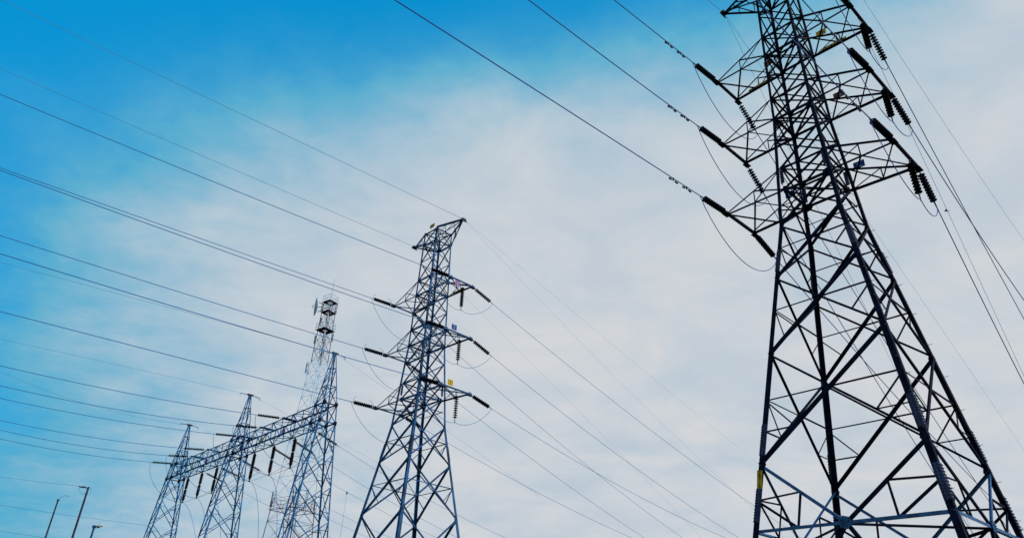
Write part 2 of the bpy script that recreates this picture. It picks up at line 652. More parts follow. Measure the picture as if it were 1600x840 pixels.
# ---- plates on the near tower
pc = node('L', 5.93) + Vector((.105, -.030, 0))
ld = node('L', 6) - node('L', 5)
plate_on(near_legs['L'], pc, (ld.z, 0, -ld.x), (0, -1, 0), .19, .80, M_YEL,
         [('2', 0, .31), ('9', 0, .16), ('/', 0, 0), ('3', 0, -.16), ('1', 0, -.31)], M_LET, .19)

def strip(arm_o, p, q, f0, f1, h=.17):
    a, b = p.lerp(q, f0), p.lerp(q, f1)
    L = (b - a).length
    c = (a + b) / 2 + Vector((0, -.02, h * .55))
    al = b - a
    if al.x < 0:
        al = -al
    pl = plate_on(arm_o, c, al, (0, -1, 0), L, h, M_YEL, [], M_LET, .1)
    al = al.normalized()
    n = Vector((0, -1, 0))
    n = (n - al * n.dot(al)).normalized()
    up = n.cross(al)
    k = 0
    x = -L / 2 + .10
    while x < L / 2 - .10:
        w = (.05, .08, .03, .07)[k % 4]
        o = c + n * .0085 + al * x
        bm = bmesh.new()
        prism(bm, o, o + n * .003, [(-w / 2, -h * .3), (w / 2, -h * .36), (w / 2, h * (.3 - .1 * (k % 3))), (-w / 2, h * .34)], al, up)
        finish(bm, 'plate_lettering', M_LET, pl)
        x += .12 + .03 * (k % 2)
        k += 1

def tip_pt(lv, sx, sy):
    return Vector((REACH[lv] * sx, HB[lv] * sy, TZ[lv]))

strip(near_arms[(6, 1)], node('R', Z[6]), tip_pt(6, 1, 1), .14, .62)
strip(near_arms[(6, -1)], node('F', Z[6]), tip_pt(6, -1, 1), .20, .72)
strip(far_arms[(6, 1)], node('R', Z[6]), tip_pt(6, 1, 1), .2, .68)
strip(far_arms[(6, -1)], node('F', Z[6]), tip_pt(6, -1, 1), .2, .72)
for lv, m_, ch, ml in ((6, M_YEL, 'B', M_LET), (3, M_RED, 'A', M_LETB), (0, M_BLUE, 'C', M_LETB)):
    for sx_, c in ((1, 'R'), (-1, 'F')):
        p, q = node(c, Z[lv + 1]), tip_pt(lv, sx_, 1)
        o = p.lerp(q, .22) + Vector((0, -.02, .20))
        plate_on(near_arms[(lv, sx_)], o, (1, 0, 0), (0, -1, 0), .46, .34, m_, [(ch, 0.02, 0)], ml, .36)
for lv, m_, ch, ml in ((6, M_MAG, '3', M_LETB), (3, M_BLUE, '2', M_LETB), (0, M_YEL, '1', M_LET)):
    o = Vector((REACH[lv] + .02, -HB[lv] * .45, TZ[lv] + (.30 if lv != 6 else -.28)))
    plate_on(far_arms[(lv, 1)], o, (0, 1, 0), (1, 0, 0), .42, .38, m_, [(ch, 0, 0)], ml, .34)
top_l, top_n = node('L', Z[10]), node('N', Z[10])
plate_on(far_legs['L'], top_l.lerp(top_n, .62) + Vector((0, -.03, .32)), (1, 0, 0), (0, -1, 0), .55, .32, M_YEL, [('31', 0, 0)], M_LET, .28)

# ------------------------------------------------------------------ insulator strings and wires
def disc_mesh(n, name, cap=1.0):
    bm = bmesh.new()
    lathe(bm, [(0, .016 * cap), (.004, .034 * cap), (.044, .040 * cap), (.052, .085), (.068, .134), (.080, .139), (.088, .115), (.084, .07), (.094, .026 * cap), (.146, .016 * cap)], n)
    bmesh.ops.recalc_face_normals(bm, faces=bm.faces)
    me = bpy.data.meshes.new(name)
    bm.to_mesh(me)
    bm.free()
    for p in me.polygons:
        p.use_smooth = True
    me.materials.append(M_PORC)
    return me

DISC_FINE, DISC_MID, DISC_FAR = disc_mesh(20, 'insulator_disc'), disc_mesh(12, 'insulator_disc', 1.25), disc_mesh(8, 'insulator_disc', 1.8)

def insulator(p, q, n, disc, label, group, horns=False):
    """string of n discs from p (on the steel) to q (the conductor clamp)"""
    p, q = Vector(p), Vector(q)
    d = q - p
    L = d.length
    root = empty('insulator_string', p, quat=d.to_track_quat('X', 'Z'))
    tag(root, label, 'insulator string', group)
    body = n * .146
    x0 = (L - body) * (.55 if disc is DISC_FINE else .75)
    bm = bmesh.new()
    bar(bm, (0, 0, 0), (x0, 0, 0), .028, .045)
    rod(bm, (x0 * .35, -.05, 0), (x0 * .35, .05, 0), .022, n=8)
    finish(bm, 'end_fitting', M_HARD, root)
    for k in range(n):
        o = link(disc, 'insulator_disc', root)
        o.location = (x0 + k * .146, 0, 0)
    bm = bmesh.new()
    bar(bm, (x0 + body, 0, 0), (L, 0, 0), .03, .05)
    rod(bm, (L - .16, 0, 0), (L + .22, 0, 0), .030, .020, 8)
    finish(bm, 'dead_end_clamp', M_HARD, root)
    if horns:
        for x, s in ((x0 - .05, 1), (x0 + body + .04, 1)):
            bm = bmesh.new()
            pts = [Vector((x, 0, 0)), Vector((x, 0, .22)), Vector((x + (.06 if x < .5 else -.02), 0, .30)), Vector((x + (.34 if x < .5 else -.14), 0, .40))]
            tube(bm, pts, .014)
            finish(bm, 'arcing_horn', M_THIN, root)
    return root

W = {}
for row in [
    ['R-6-n', 9.7637, 26.2461, 27.5287, 3.837, -0.0298, -0.0004, 1.85, 47.6806, 0.02],
    ['R-3-n', 9.6449, 26.2648, 23.6144, 3.837, -0.0293, 0.0014, 1.85, 52.3657, 0.02],
    ['R-0-n', 9.4366, 26.3018, 19.7285, 3.837, -0.015, -0.0003, 1.85, 57.3544, 0.02],
    ['R+3-n', 14.1991, 21.1788, 23.6144, 3.837, -0.1294, 0.0192, 1.85, 45.2258, 0.02],
    ['R+0-n', 14.213, 20.9677, 19.7285, 3.837, -0.0508, 0.0093, 1.85, 45.5292, 0.02],
    ['R+6-n', 14.1936, 21.299, 27.5287, 3.837, -0.12, 0.012, 1.85, 28.0, 0.02],
    ['R-9-n', 10.7144, 26.5302, 32.8511, 3.837, -0.1354, 0.0195, 0.3, 41.4275, 0.012],
    ['R+6-p', 15.5312, 22.4967, 27.5287, 0.7914, -0.4011, 0.002, 1.85, 59.7176, 0.02],
    ['R+3-p', 15.6501, 22.4781, 23.6144, 0.7477, -0.3841, 0.0072, 1.85, 54.9147, 0.02],
    ['R+0-p', 15.8583, 22.441, 19.7285, 0.8228, -0.4728, 0.0043, 1.85, 52.554, 0.02],
    ['R-6-p', 11.1013, 27.4438, 27.5287, 0.8088, -0.4618, 0.002, 1.85, 76.0105, 0.02],
    ['R-3-p', 11.0958, 27.564, 23.6144, 0.8176, -0.5119, 0.0023, 1.85, 63.5174, 0.02],
    ['R-0-p', 11.0819, 27.7751, 19.7285, 0.7652, -0.2781, 0.0018, 1.85, 70.4801, 0.02],
    ['R-9-pa', 10.7144, 26.5302, 32.8511, 0.7827, -0.9745, -0.0004, 0.3, 53.0323, 0.008],
    ['R-9-pb', 10.7144, 26.5302, 32.8511, 0.835, -0.0805, -0.0002, 0.3, 112.196, 0.008],
    ['R+9-pa', 14.7892, 22.4, 30.6136, 0.8176, -0.5941, -0.0004, 0.0, 40.9809, 0.01],
    ['R+9-pb', 14.5806, 22.2126, 32.8511, 0.7652, -0.1158, 0.002, 0.3, 72.5231, 0.008],
    ['M-6-n', -8.5755, 47.7434, 24.9128, 3.8923, -0.0596, 0.0002, 1.85, 50.0883, 0.022],
    ['M-3-n', -8.6947, 47.7596, 20.9984, 3.8923, -0.0516, 0.0004, 1.85, 48.7904, 0.022],
    ['M-0-n', -8.9037, 47.7924, 17.1126, 3.8923, -0.041, 0.0001, 1.85, 47.3523, 0.022],
    ['M+6-n', -4.0456, 42.8877, 24.9128, 3.8923, -0.0662, 0.0004, 1.85, 51.4577, 0.022],
    ['M+3-n', -4.0376, 42.7677, 20.9984, 3.8923, -0.0595, 0.0005, 1.85, 50.1723, 0.022],
    ['M+0-n', -4.0194, 42.5569, 17.1126, 3.8923, -0.0575, 0.0006, 1.85, 48.8161, 0.022],
    ['M-9-n', -7.6309, 48.0469, 30.2352, 3.8923, -0.0521, 0.0002, 0.2, 52.8918, 0.014],
    ['M+9-n', -3.6773, 43.809, 30.2352, 3.8923, -0.0594, 0.0001, 0.2, 54.0382, 0.014],
    ['M+6-p', -2.7327, 44.1125, 24.9128, 0.7507, -0.2925, 0.0013, 1.85, 65.4735, 0.015],
    ['M+3-p', -2.6135, 44.0963, 20.9984, 0.7507, -0.323, 0.0021, 1.85, 62.118, 0.015],
    ['M+0-p', -2.4045, 44.0635, 17.1126, 0.7507, -0.2358, 0.0026, 1.85, 56.9326, 0.015],
    ['M-6-p', -7.2626, 48.9682, 24.9128, 0.8205, -0.3522, 0.0019, 1.85, 67.959, 0.015],
    ['M-3-p', -7.2706, 49.0882, 20.9984, 0.7856, -0.3217, 0.0016, 1.85, 58.9576, 0.015],
    ['M-0-p', -7.2888, 49.299, 17.1126, 0.7507, -0.232, 0.0021, 1.85, 55.8579, 0.015],
    ['M+9-pb', -3.6773, 43.809, 30.2352, 0.7856, -0.2254, 0.0004, 0.2, 81.608, 0.005],
    ['M+9-pa', -3.6773, 43.809, 30.2352, 0.6983, -0.5034, 0.0018, 0.2, 68.8586, 0.005],
    ['M-9-pa', -7.6309, 48.0469, 30.2352, 0.7507, -0.4221, -0.0004, 0.2, 71.5932, 0.005],
    ['G0-n', -20.4177, 64.384, 21.1135, 3.8747, -0.1212, 0.0024, 2.4, 47.0686, 0.026],
    ['G1-n', -23.4644, 67.7672, 21.1135, 3.8747, -0.157, 0.0037, 2.4, 46.1313, 0.026],
    ['G2-n', -26.4434, 71.0752, 21.1135, 3.8747, -0.1387, 0.0033, 2.4, 45.3312, 0.026],
    ['G3-n', -31.7452, 76.9625, 21.1135, 3.8747, -0.1505, 0.0042, 2.4, 43.8391, 0.026],
    ['G4-n', -34.6712, 80.2116, 21.1135, 3.8747, -0.1676, 0.0056, 2.4, 43.0387, 0.026],
    ['G5-n', -37.9441, 83.8459, 21.1135, 3.8747, -0.142, 0.005, 2.4, 42.1664, 0.026],
    ['G0-p', -16.671, 62.3573, 19.5223, 0.7331, -0.331, 0.0035, 2.4, 68.2918, 0.015],
    ['G1-p', -19.492, 65.4899, 19.5223, 0.7331, -0.3561, 0.0035, 2.4, 63.9523, 0.015],
    ['G2-p', -22.2003, 68.4972, 19.5223, 0.7331, -0.3301, 0.0033, 2.4, 63.6374, 0.015],
    ['G3-p', -26.8044, 73.6098, 19.5223, 0.7331, -0.3262, 0.0035, 2.4, 61.5741, 0.015],
    ['G4-p', -30.2723, 77.4607, 19.5223, 0.7331, -0.2304, 0.0, 2.4, 64.1031, 0.015],
    ['G5-p', -32.7649, 80.2285, 19.5223, 0.7331, -0.2855, 0.0009, 2.4, 61.6389, 0.015],
    ['A0-n', -15.5089, 60.0, 25.8947, 3.8747, -0.0455, -0.0004, 0.5, 49.2988, 0.013],
    ['A0-p', -15.5089, 60.0, 25.8947, 0.7331, -0.2912, -0.0004, 0.5, 26.3652, 0.009],
    ['A1-n', -26.7931, 72.5304, 25.8947, 3.8747, -0.0376, -0.0004, 0.5, 47.5227, 0.013],
    ['A1-p', -26.7931, 72.5304, 25.8947, 0.7331, -0.2151, -0.0004, 0.5, 24.3179, 0.009],
    ['A2-n', -37.6303, 84.5644, 25.8947, 3.8747, -0.1247, 0.0084, 0.5, 41.2675, 0.013],
]:
    W[row[0]] = row[1:]

def wpt(key, s):
    x, y, z, az, a, b, s0, s1, r = W[key]
    return Vector((x + s * math.cos(az), y + s * math.sin(az), z + a * s + b * s * s))

def wire(key, label, group, thin=False, s0=None):
    x, y, z, az, a, b, st, s1, r = W[key]
    st = st if s0 is None else s0
    n = 48
    pts = [wpt(key, st + (s1 - st) * (i / n) ** 1.3) for i in range(n + 1)]
    bm = bmesh.new()
    tube(bm, pts, r, 6)
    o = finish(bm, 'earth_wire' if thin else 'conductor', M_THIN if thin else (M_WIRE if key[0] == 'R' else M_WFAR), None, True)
    base = pts[0].copy()
    o.data.transform(Matrix.Translation(-base))
    o.location = base
    tag(o, label, 'overhead wire', group)
    return o

def cable(name, pts, r, label, group, m_=None, cat='cable'):
    bm = bmesh.new()
    base = Vector(pts[0])
    tube(bm, [Vector(p) - base for p in pts], r, 6)
    o = finish(bm, name, m_ or M_WIRE, None, True)
    o.location = base
    tag(o, label, cat, group)
    return o

def sagging(p, q, sag, n=18, pw=1.0):
    p, q = Vector(p), Vector(q)
    return [p.lerp(q, i / n) - Vector((0, 0, sag * (4 * (i / n) * (1 - i / n)) ** pw)) for i in range(n + 1)]

LV = {6: 'top', 3: 'middle', 0: 'lowest'}
SD = {-1: 'left', 1: 'right'}
for t, root, nm, disc in (('R', near, 'near', DISC_FINE), ('M', far_t, 'far', DISC_MID)):
    dz = RDZ if t == 'R' else MDZ
    rot = Matrix.Rotation(RROT if t == 'R' else MROT, 4, 'Z')
    base = Vector((RX, RY, 0)) if t == 'R' else Vector((MX, MY, 0))

    def to_world(l):
        return base + rot @ (Vector(l) + Vector((0, 0, dz)))
    for lv in (6, 3, 0):
        for sx_ in (-1, 1):
            kn = '%s%s%d-n' % (t, '-' if sx_ < 0 else '+', lv)
            kp = kn[:-1] + 'p'
            where = "the %s tower's %s %s arm" % (nm, LV[lv], SD[sx_])
            insulator(wpt(kn, 0.12), wpt(kn, 1.85), 10, disc, 'black disc insulator string on %s, pulling up-left' % where,
                      'tension strings on the lattice towers', t == 'M' and sx_ < 0)
            insulator(wpt(kp, 0.12), wpt(kp, 1.85), 10, disc, 'black disc insulator string on %s, pulling down-right' % where,
                      'tension strings on the lattice towers')
            wire(kn, 'blue conductor from %s, running to the upper left' % where, 'conductors')
            wire(kp, 'blue conductor from %s, running down to the right' % where, 'conductors')
            a, b = wpt(kn, 2.02), wpt(kp, 2.02)
            if sx_ < 0:
                pts = sagging(a, b, 1.75 if t == 'R' else 1.9, 22, .85)
            else:
                top = to_world((REACH[lv] * sx_ - .02, HB[lv] * (.30 if t == 'R' else .12), TZ[lv] - .10))
                bot = top - Vector((0, 0, 1.72 if t == 'R' else 1.85))
                insulator(top, bot, 10, disc, 'black disc string hanging straight down under %s' % where, 'hanging jumper strings')
                p2 = bot - Vector((0, 0, .12))
                pts = sagging(a, p2, .75, 14, .8) + sagging(p2, b, .55, 14, .8)[1:]
            cable('jumper_cable', pts, .016 if t == 'R' else .014, 'slack blue jumper loop hanging under %s' % where, 'jumper loops on the lattice towers', M_WIRE if t == 'R' else M_WFAR)

wire('R-9-n', "thin earth wire from the near tower's left peak, leaving up-left", 'earth wires', True)
wire('R-9-pa', "steeper of two thin wires falling right from the near tower's left peak", 'earth wires', True)
wire('R-9-pb', "shallower of two thin wires falling right from the near tower's left peak", 'earth wires', True)
wire('R+9-pa', "faint steep wire at the right edge, inner of the pair beyond the near tower", 'earth wires', True)
wire('R+9-pb', "faint outermost wire slanting down the right edge from the near tower's hidden peak", 'earth wires', True)
wire('M-9-n', "thin earth wire from the far tower's left peak to the left edge", 'earth wires', True)
wire('M+9-n', "topmost thin wire, from the far tower's right peak to the upper left corner", 'earth wires', True)
wire('M+9-pb', "upper of two faint wires falling right from the far tower's right peak", 'earth wires', True)
wire('M+9-pa', "lower of two faint wires falling right from the far tower's right peak", 'earth wires', True)
wire('M-9-pa', "very faint wire falling right from behind the far tower's left peak", 'earth wires', True)

# vibration dampers: dumb-bells clamped under the near tower's conductors
bm = bmesh.new()
rod(bm, (-.22, 0, -.10), (.22, 0, -.10), .010, n=6)
bar(bm, (0, 0, -.11), (0, 0, .03), .04, .05, (1, 0, 0))
for s in (-1, 1):
    rod(bm, (s * .12, 0, -.105), (s * .27, 0, -.115), .034, .044, 10)
bmesh.ops.recalc_face_normals(bm, faces=bm.faces)
DAMP = bpy.data.meshes.new('vibration_damper')
bm.to_mesh(DAMP)
bm.free()
DAMP.materials.append(M_BOLT)
for key, where in (('R-6-n', 'top left'), ('R-3-n', 'middle left'), ('R-0-n', 'lowest left'), ('R+3-n', 'middle right'), ('R+0-n', 'lowest right')):
    for s, wh in ((2.95, 'inner'), (3.85, 'outer')):
        p, q = wpt(key, s), wpt(key, s + .1)
        o = link(DAMP, 'vibration_damper')
        o.rotation_mode = 'QUATERNION'
        o.rotation_quaternion = (q - p).to_track_quat('X', 'Z')
        o.location = p
        tag(o, "%s of two black dumbbell dampers on the near tower's %s conductor" % (wh, where), 'damper', 'vibration dampers')

# ------------------------------------------------------------------ substation gantry
G = {'x': -15.5089, 'rot': -0.8377, 'D': 16.8625, 'za': 24.2447, 'z1': 22.8179, 'z2': 21.1091, 'zt': 19.4635, 'zb': 17.8723, 'wt': 0.7532, 'sl': 0.0027, 'wa': 0.1057, 'D2': 16.1945, 'wty': 0.6639, 'sly': 0.1009}
GROT = G['rot']
GB = Vector((G['x'], 60.0, 0))
H0 = 1.65
gan = empty('substation_gantry', GB, GROT)
tag(gan, 'blue lattice gantry of three pointed columns joined by a beam, lower left', 'gantry')
ZA, Z1, Z2, ZT, ZB = [G[k] + H0 for k in ('za', 'z1', 'z2', 'zt', 'zb')]
WX, WY, SX, SY, WA = G['wt'], G['wty'], G['sl'], G['sly'], G['wa']

def gw(z):
    if z > ZT:
        f = (ZA - z) / (ZA - ZT)
        return WA + (WX - WA) * f, WA + (WY - WA) * f
    return WX + SX * (ZT - z), WY + SY * (ZT - z)

def along_beam(t):
    return -(t * G['D'] if t <= 1 else G['D'] + (t - 1) * G['D2'])

def gworld(t, y, z):
    return GB + Matrix.Rotation(GROT, 4, 'Z') @ Vector((along_beam(t), y, z))

def gcol(x):
    def nd(c, z):
        a, b = gw(z)
        return Vector((x + CORNER[c][0] * a, CORNER[c][1] * b, z))
    bm = bmesh.new()
    for c, (cx, cy) in CORNER.items():
        angle(bm, nd(c, -.3), nd(c, ZT), .115, (-cx, 0, 0), (0, -cy, 0), .016)
        angle(bm, nd(c, ZT), nd(c, ZA), .085, (-cx, 0, 0), (0, -cy, 0), .012)
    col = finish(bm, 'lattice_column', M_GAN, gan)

    def mem(nm, p, q, w, n, off, flip=1):
        bm = bmesh.new()
        n = Vector(n)
        u = n.cross((q - p).normalized()) * flip
        angle(bm, p + n * off - u * w * .5, q + n * off - u * w * .5, w, u, n, .01)
        finish(bm, nm, M_GAN, col)
    zs = [ZB]
    h = 2.55
    while zs[-1] - h > 1.0:
        zs.append(zs[-1] - h)
        h *= 1.03
    zs.append(0.0)
    for (zh, zl, w, X) in [(Z1, Z2, .055, 1), (Z2, ZT, .06, 1), (ZT, ZB, .065, 1)] + [(a, b, .07, 2) for a, b in zip(zs, zs[1:])]:
        for a, b, nrm in FACES:
            n = -Vector(nrm)
            mem('diagonal_brace', nd(a, zh), nd(b, zl), w, n, .018)
            if X == 2 or zh < Z1:
                mem('diagonal_brace', nd(b, zh), nd(a, zl), w * .85, n, .038, -1)
            if X == 2:
                zx = (zh + zl) / 2
                m_ = (nd(a, zx) + nd(b, zx)) / 2
                for c in (a, b):
                    e = nd(c, (zx + zl) / 2)
                    f = m_.lerp(nd(c, zl), .5)
                    mem('redundant_brace', e, f, .05, n, .05)
                    mem('redundant_brace', nd(c, (zx + zh) / 2), m_.lerp(nd(c, zh), .5), .05, n, .05)
    for z in (Z1, Z2, ZT, ZB):
        for a, b, nrm in FACES:
            mem('horizontal_strut', nd(a, z), nd(b, z), .09 if z in (ZT, ZB) else .06, -Vector(nrm), .058)
    for z in (ZT, ZB):
        for c, (cx, cy) in CORNER.items():
            bm = bmesh.new()
            p = nd(c, z)
            bar(bm, p + Vector((-cx * .02, cy * .010, -.17)), p + Vector((-cx * .02, cy * .010, .17)), .24, .012, (1, 0, 0))
            bar(bm, p + Vector((cx * .010, -cy * .14, -.17)), p + Vector((cx * .010, -cy * .14, .17)), .012, .24, (1, 0, 0))
            finish(bm, 'gusset_plate', M_NEAR, col)
    bm = bmesh.new()
    top = Vector((x, 0, ZA))
    box(bm, top + Vector((0, 0, .02)), .34, .60, .10)
    box(bm, top + Vector((0, 0, -.10)), .24, .30, .14)
    finish(bm, 'peak_cap', M_BOLT, col)
    bm = bmesh.new()
    for s in (-1, 1):
        tube(bm, [top + Vector((0, s * .25, 0)), top + Vector((0, s * .75, -.02)), top + Vector((0, s * 1.05, -.05)), top + Vector((0, s * 1.12, -.2)), top + Vector((0, s * 1.02, -.24))], .035)
    finish(bm, 'earth_wire_bracket', M_GAN, col)

for t in (0, 1, 2):
    gcol(along_beam(t))

def gbeam(x0, x1):
    """four-chord lattice beam between two column faces"""
    ys = {'front': -WY, 'back': WY}
    bm = bmesh.new()
    for s in (-1, 1):
        angle(bm, (x0, s * WY, ZT), (x1, s * WY, ZT), .11, (0, -s, 0), (0, 0, -1), .014)
        angle(bm, (x0, s * WY, ZB), (x1, s * WY, ZB), .12, (0, -s, 0), (0, 0, 1), .014)
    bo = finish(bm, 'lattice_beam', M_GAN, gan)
    nb = 8
    dx = (x1 - x0) / nb

    def mem(nm, p, q, w, u):
        bm = bmesh.new()
        angle(bm, p, q, w, u, None, .009)
        finish(bm, nm, M_GAN, bo)
    for k in range(nb + 1):
        x = x0 + dx * k
        for s in (-1, 1):
            o = s * (WY - .02)
            if 0 < k < nb:
                mem('vertical_strut', Vector((x, o, ZB)), Vector((x, o, ZT)), .06, (0, -s, 0))
            if k < nb:
                za, zb_ = (ZB, ZT) if k % 2 else (ZT, ZB)
                mem('diagonal_brace', Vector((x, o - s * .02, za)), Vector((x + dx, o - s * .02, zb_)), .06, (0, -s, 0))
        if 0 < k < nb:
            for z in (ZT - .02, ZB + .02):
                mem('cross_strut', Vector((x, -WY, z)), Vector((x, WY, z)), .06, (0, 0, 1 if z < ZT - 1 else -1))
        if k < nb:
            for z, sg in ((ZT - .045, 1), (ZB + .045, -1)):
                ya = WY if (k % 2) else -WY
                mem('plan_brace', Vector((x, ya, z)), Vector((x + dx, -ya, z)), .05, (0, 0, 1))
    return bo

beam_r = gbeam(along_beam(0) - WX, along_beam(1) + WX)
beam_l = gbeam(along_beam(1) - WX, along_beam(2) + WX)
for bo, ts in ((beam_r, (.34, .60, .86)), (beam_l, (1.36, 1.60, 1.86))):
    for t, m_ in zip(ts, (M_MAG, M_YEL, M_BLUE)):
        x = along_beam(t)
        bm = bmesh.new()
        bar(bm, (x - .24, -WY - .06, ZB + .28), (x + .24, -WY - .06, ZB + .28), .42, .012, (0, 0, 1))
        finish(bm, 'phase_plate', m_, bo)

for bo, ts in ((beam_r, (.388, .658, .922)), (beam_l, (1.408, 1.678, 1.98))):
    for t in ts:
        x = along_beam(t)
        for dx_ in (-.11, .11):
            bm = bmesh.new()
            bar(bm, (x + dx_, -WY - .02, ZT + .075), (x + dx_, WY + .02, ZT + .075), .09, .09)
            finish(bm, 'anchor_strut', M_NEAR, bo)
        bm = bmesh.new()
        bar(bm, (x - .16, -WY, ZB - .075), (x + .16, -WY, ZB - .075), .10, .10)
        finish(bm, 'hanger_plate', M_NEAR, bo)
FR = [.388, .658, .922, 1.408, 1.678, 1.98]
RS = [.15, .4, .64, 1.05, 1.37, 1.6]
RD = [.354, .594, .836, 1.374, 1.618, 1.86]

bm = bmesh.new()
prof = [(0, .03), (.02, .09), (.10, .09), (.12, .12)]
x = .14
for unit in range(2):
    for k in range(9):
        prof += [(x, .125), (x + .035, .175), (x + .05, .175), (x + .085, .125)]
        x += .118
    prof += [(x + .02, .11), (x + .04, .07), (x + .12, .07), (x + .14, .11)] if unit == 0 else [(x + .02, .10), (x + .12, .10), (x + .14, .05), (x + .24, .05), (x + .26, .09), (x + .34, .09)]
    x += .16
lathe(bm, prof, 12)
bmesh.ops.recalc_face_normals(bm, faces=bm.faces)
POST = bpy.data.meshes.new('post_insulator')
bm.to_mesh(POST)
bm.free()
for p in POST.polygons:
    p.use_smooth = True
POST.materials.append(M_PORC)
POST_L = x + .18
POS = ['rightmost', 'middle', 'leftmost']
for k in range(6):
    span = 'right-hand' if k < 3 else 'left-hand'
    pos = POS[k % 3]
    wh = "the gantry's %s span, %s of three" % (span, pos)
    kn, kp = 'G%d-n' % k, 'G%d-p' % k
    insulator(wpt(kn, 0.05), wpt(kn, 2.4), 14, DISC_FAR, 'long disc string on the front of %s' % wh, 'front strings on the gantry')
    insulator(wpt(kp, 0.05), wpt(kp, 2.4), 14, DISC_FAR, 'slanting disc string behind %s' % wh, 'rear strings on the gantry')
    wire(kn, 'conductor to the left edge from %s' % wh, 'conductors')
    wire(kp, 'conductor falling right behind %s' % wh, 'conductors')
    # hanging two-unit post insulator
    p = gworld(RD[k], WY, ZB - .03)
    o = link(POST, 'post_insulator')
    o.rotation_mode = 'QUATERNION'
    o.rotation_quaternion = Vector((0, 0, -1)).to_track_quat('X', 'Y')
    o.location = p
    tag(o, 'thick black two-piece insulator hanging under %s' % wh, 'insulator', 'insulators hanging under the gantry')
    bot = p - Vector((0, 0, POST_L - .04))
    # jumper from the front string under the beam to the hanging insulator, and on to the rear string
    a = wpt(kn, 2.5)
    low = a.lerp(bot, .55)
    low.z = bot.z - .25
    pts = []
    for i in range(21):
        f = i / 20
        pts.append(a * (1 - f) ** 3 + (a - Vector((0, 0, 2.0))) * 3 * f * (1 - f) ** 2 + Vector((*(a.lerp(bot, .5)).xy, bot.z - .15)) * 3 * f * f * (1 - f) + bot * f ** 3)
    cable('jumper_cable', pts, .02, 'blue jumper looping under %s' % wh, 'jumpers under the gantry', M_WFAR)
    e = wpt(kp, 2.45)
    cable('link_cable', sagging(bot, e, .25, 10), .016, 'short link behind %s, insulator to rear wire' % wh, 'links behind the gantry', M_WFAR)
    # dropper to the equipment below the frame
    dd = Matrix.Rotation(GROT, 4, 'Z') @ Vector((0.3 + .25 * (k % 2), 2.2 + .4 * (k % 3), 0))
    g0 = Vector((bot.x, bot.y, 2.6)) + dd * (1.4 if k >= 3 else .9)
    pts = []
    for i in range(25):
        f = i / 24
        c1 = bot + dd * .5 - Vector((0, 0, .1))
        c2 = g0 + Vector((0, 0, 6.5))
        pts.append(bot * (1 - f) ** 3 + c1 * 3 * f * (1 - f) ** 2 + c2 * 3 * f * f * (1 - f) + g0 * f ** 3)
    cable('dropper_cable', pts, .02, 'curving dropper cable down from the insulator under %s' % wh, 'droppers under the gantry', M_WFAR)

wire('A0-n', "thin earth wire from the gantry's tallest-looking right peak to the left edge", 'earth wires', True)
wire('A0-p', "faint earth wire falling right from the gantry's right peak", 'earth wires', True)
wire('A1-n', "thin earth wire from the gantry's middle peak to the left edge", 'earth wires', True)
wire('A1-p', "faint earth wire falling right from the gantry's middle peak", 'earth wires', True)
wire('A2-n', "thin earth wire from the gantry's left peak to the left edge", 'earth wires', True)

# ------------------------------------------------------------------ red and white communications mast
TX, TY, THT = [-31.024, 110.0, 55.379]
tel = empty('communications_mast', (TX + .35, TY, 0), -0.62)
tel.scale = (1, 1, 1.022)
tag(tel, 'slender red and white mast with a dish behind the gantry', 'radio mast')

def tw(z):
    return .74 + max(0, (47 - z)) * .056

def tn(c, z):
    w = tw(z)
    return Vector((CORNER[c][0] * w, CORNER[c][1] * w, z))

TB = [0, 4.2, 8.2, 12.0, 15.6, 19.0, 22.2, 25.2, 28.0, 30.6, 33.0, 35.3, 37.5, 39.6, 41.6, 43.5, 45.4, 47.2, 49.0, 50.8, 52.4, 54.2]
for lo, hi, m_, nm in ((0, 22.2, M_TRED, 'lower_section'), (22.2, 43.5, M_TWHT, 'middle_section'), (43.5, 54.2, M_TRED, 'upper_section')):
    bm = bmesh.new()
    for c in CORNER:
        rod(bm, tn(c, lo), tn(c, hi), .06, n=8)
    sec = finish(bm, nm, m_, tel)
    for a_, b_ in zip(TB, TB[1:]):
        if a_ < lo or b_ > hi:
            continue
        bm = bmesh.new()
        for a, b, nrm in FACES:
            rod(bm, tn(a, b_), tn(b, a_), .022, n=5)
            rod(bm, tn(b, b_), tn(a, a_), .022, n=5)
            rod(bm, tn(a, b_), tn(b, b_), .025, n=5)
        finish(bm, 'panel_bracing', m_, sec)
    bm = bmesh.new()
    for s in (-.2, .2):
        rod(bm, (s, tw(lo) * .3, lo), (s, tw(hi) * .3, hi), .035, n=5)
    finish(bm, 'cable_ladder', M_TDRK if hi > 50 else m_, sec)

def deck(z, w, rail=True, m_=M_TDRK, t=.09):
    bm = bmesh.new()
    i = tw(z) * .55
    for (cx, cy, a, b) in ((0, -(w + i) / 2, 2 * w, w - i), (0, (w + i) / 2, 2 * w, w - i)):
        box(bm, (cx, cy, z), a, b, t)
    for (cx, cy, a, b) in ((-(w + i) / 2, 0, w - i, 2 * i), ((w + i) / 2, 0, w - i, 2 * i)):
        box(bm, (cx, cy, z), a, b, t)
    d = finish(bm, 'platform', m_, tel)
    if rail:
        bm = bmesh.new()
        cs = [Vector((-w, -w, z)), Vector((w, -w, z)), Vector((w, w, z)), Vector((-w, w, z))]
        for i in range(4):
            p, q = cs[i], cs[(i + 1) % 4]
            for h in (.55, 1.1):
                rod(bm, p + Vector((0, 0, h)), q + Vector((0, 0, h)), .03, n=5)
            for f in (0, .33, .66):
                rod(bm, p.lerp(q, f), p.lerp(q, f) + Vector((0, 0, 1.1)), .03, n=5)
        finish(bm, 'railing', M_TWHT, d)

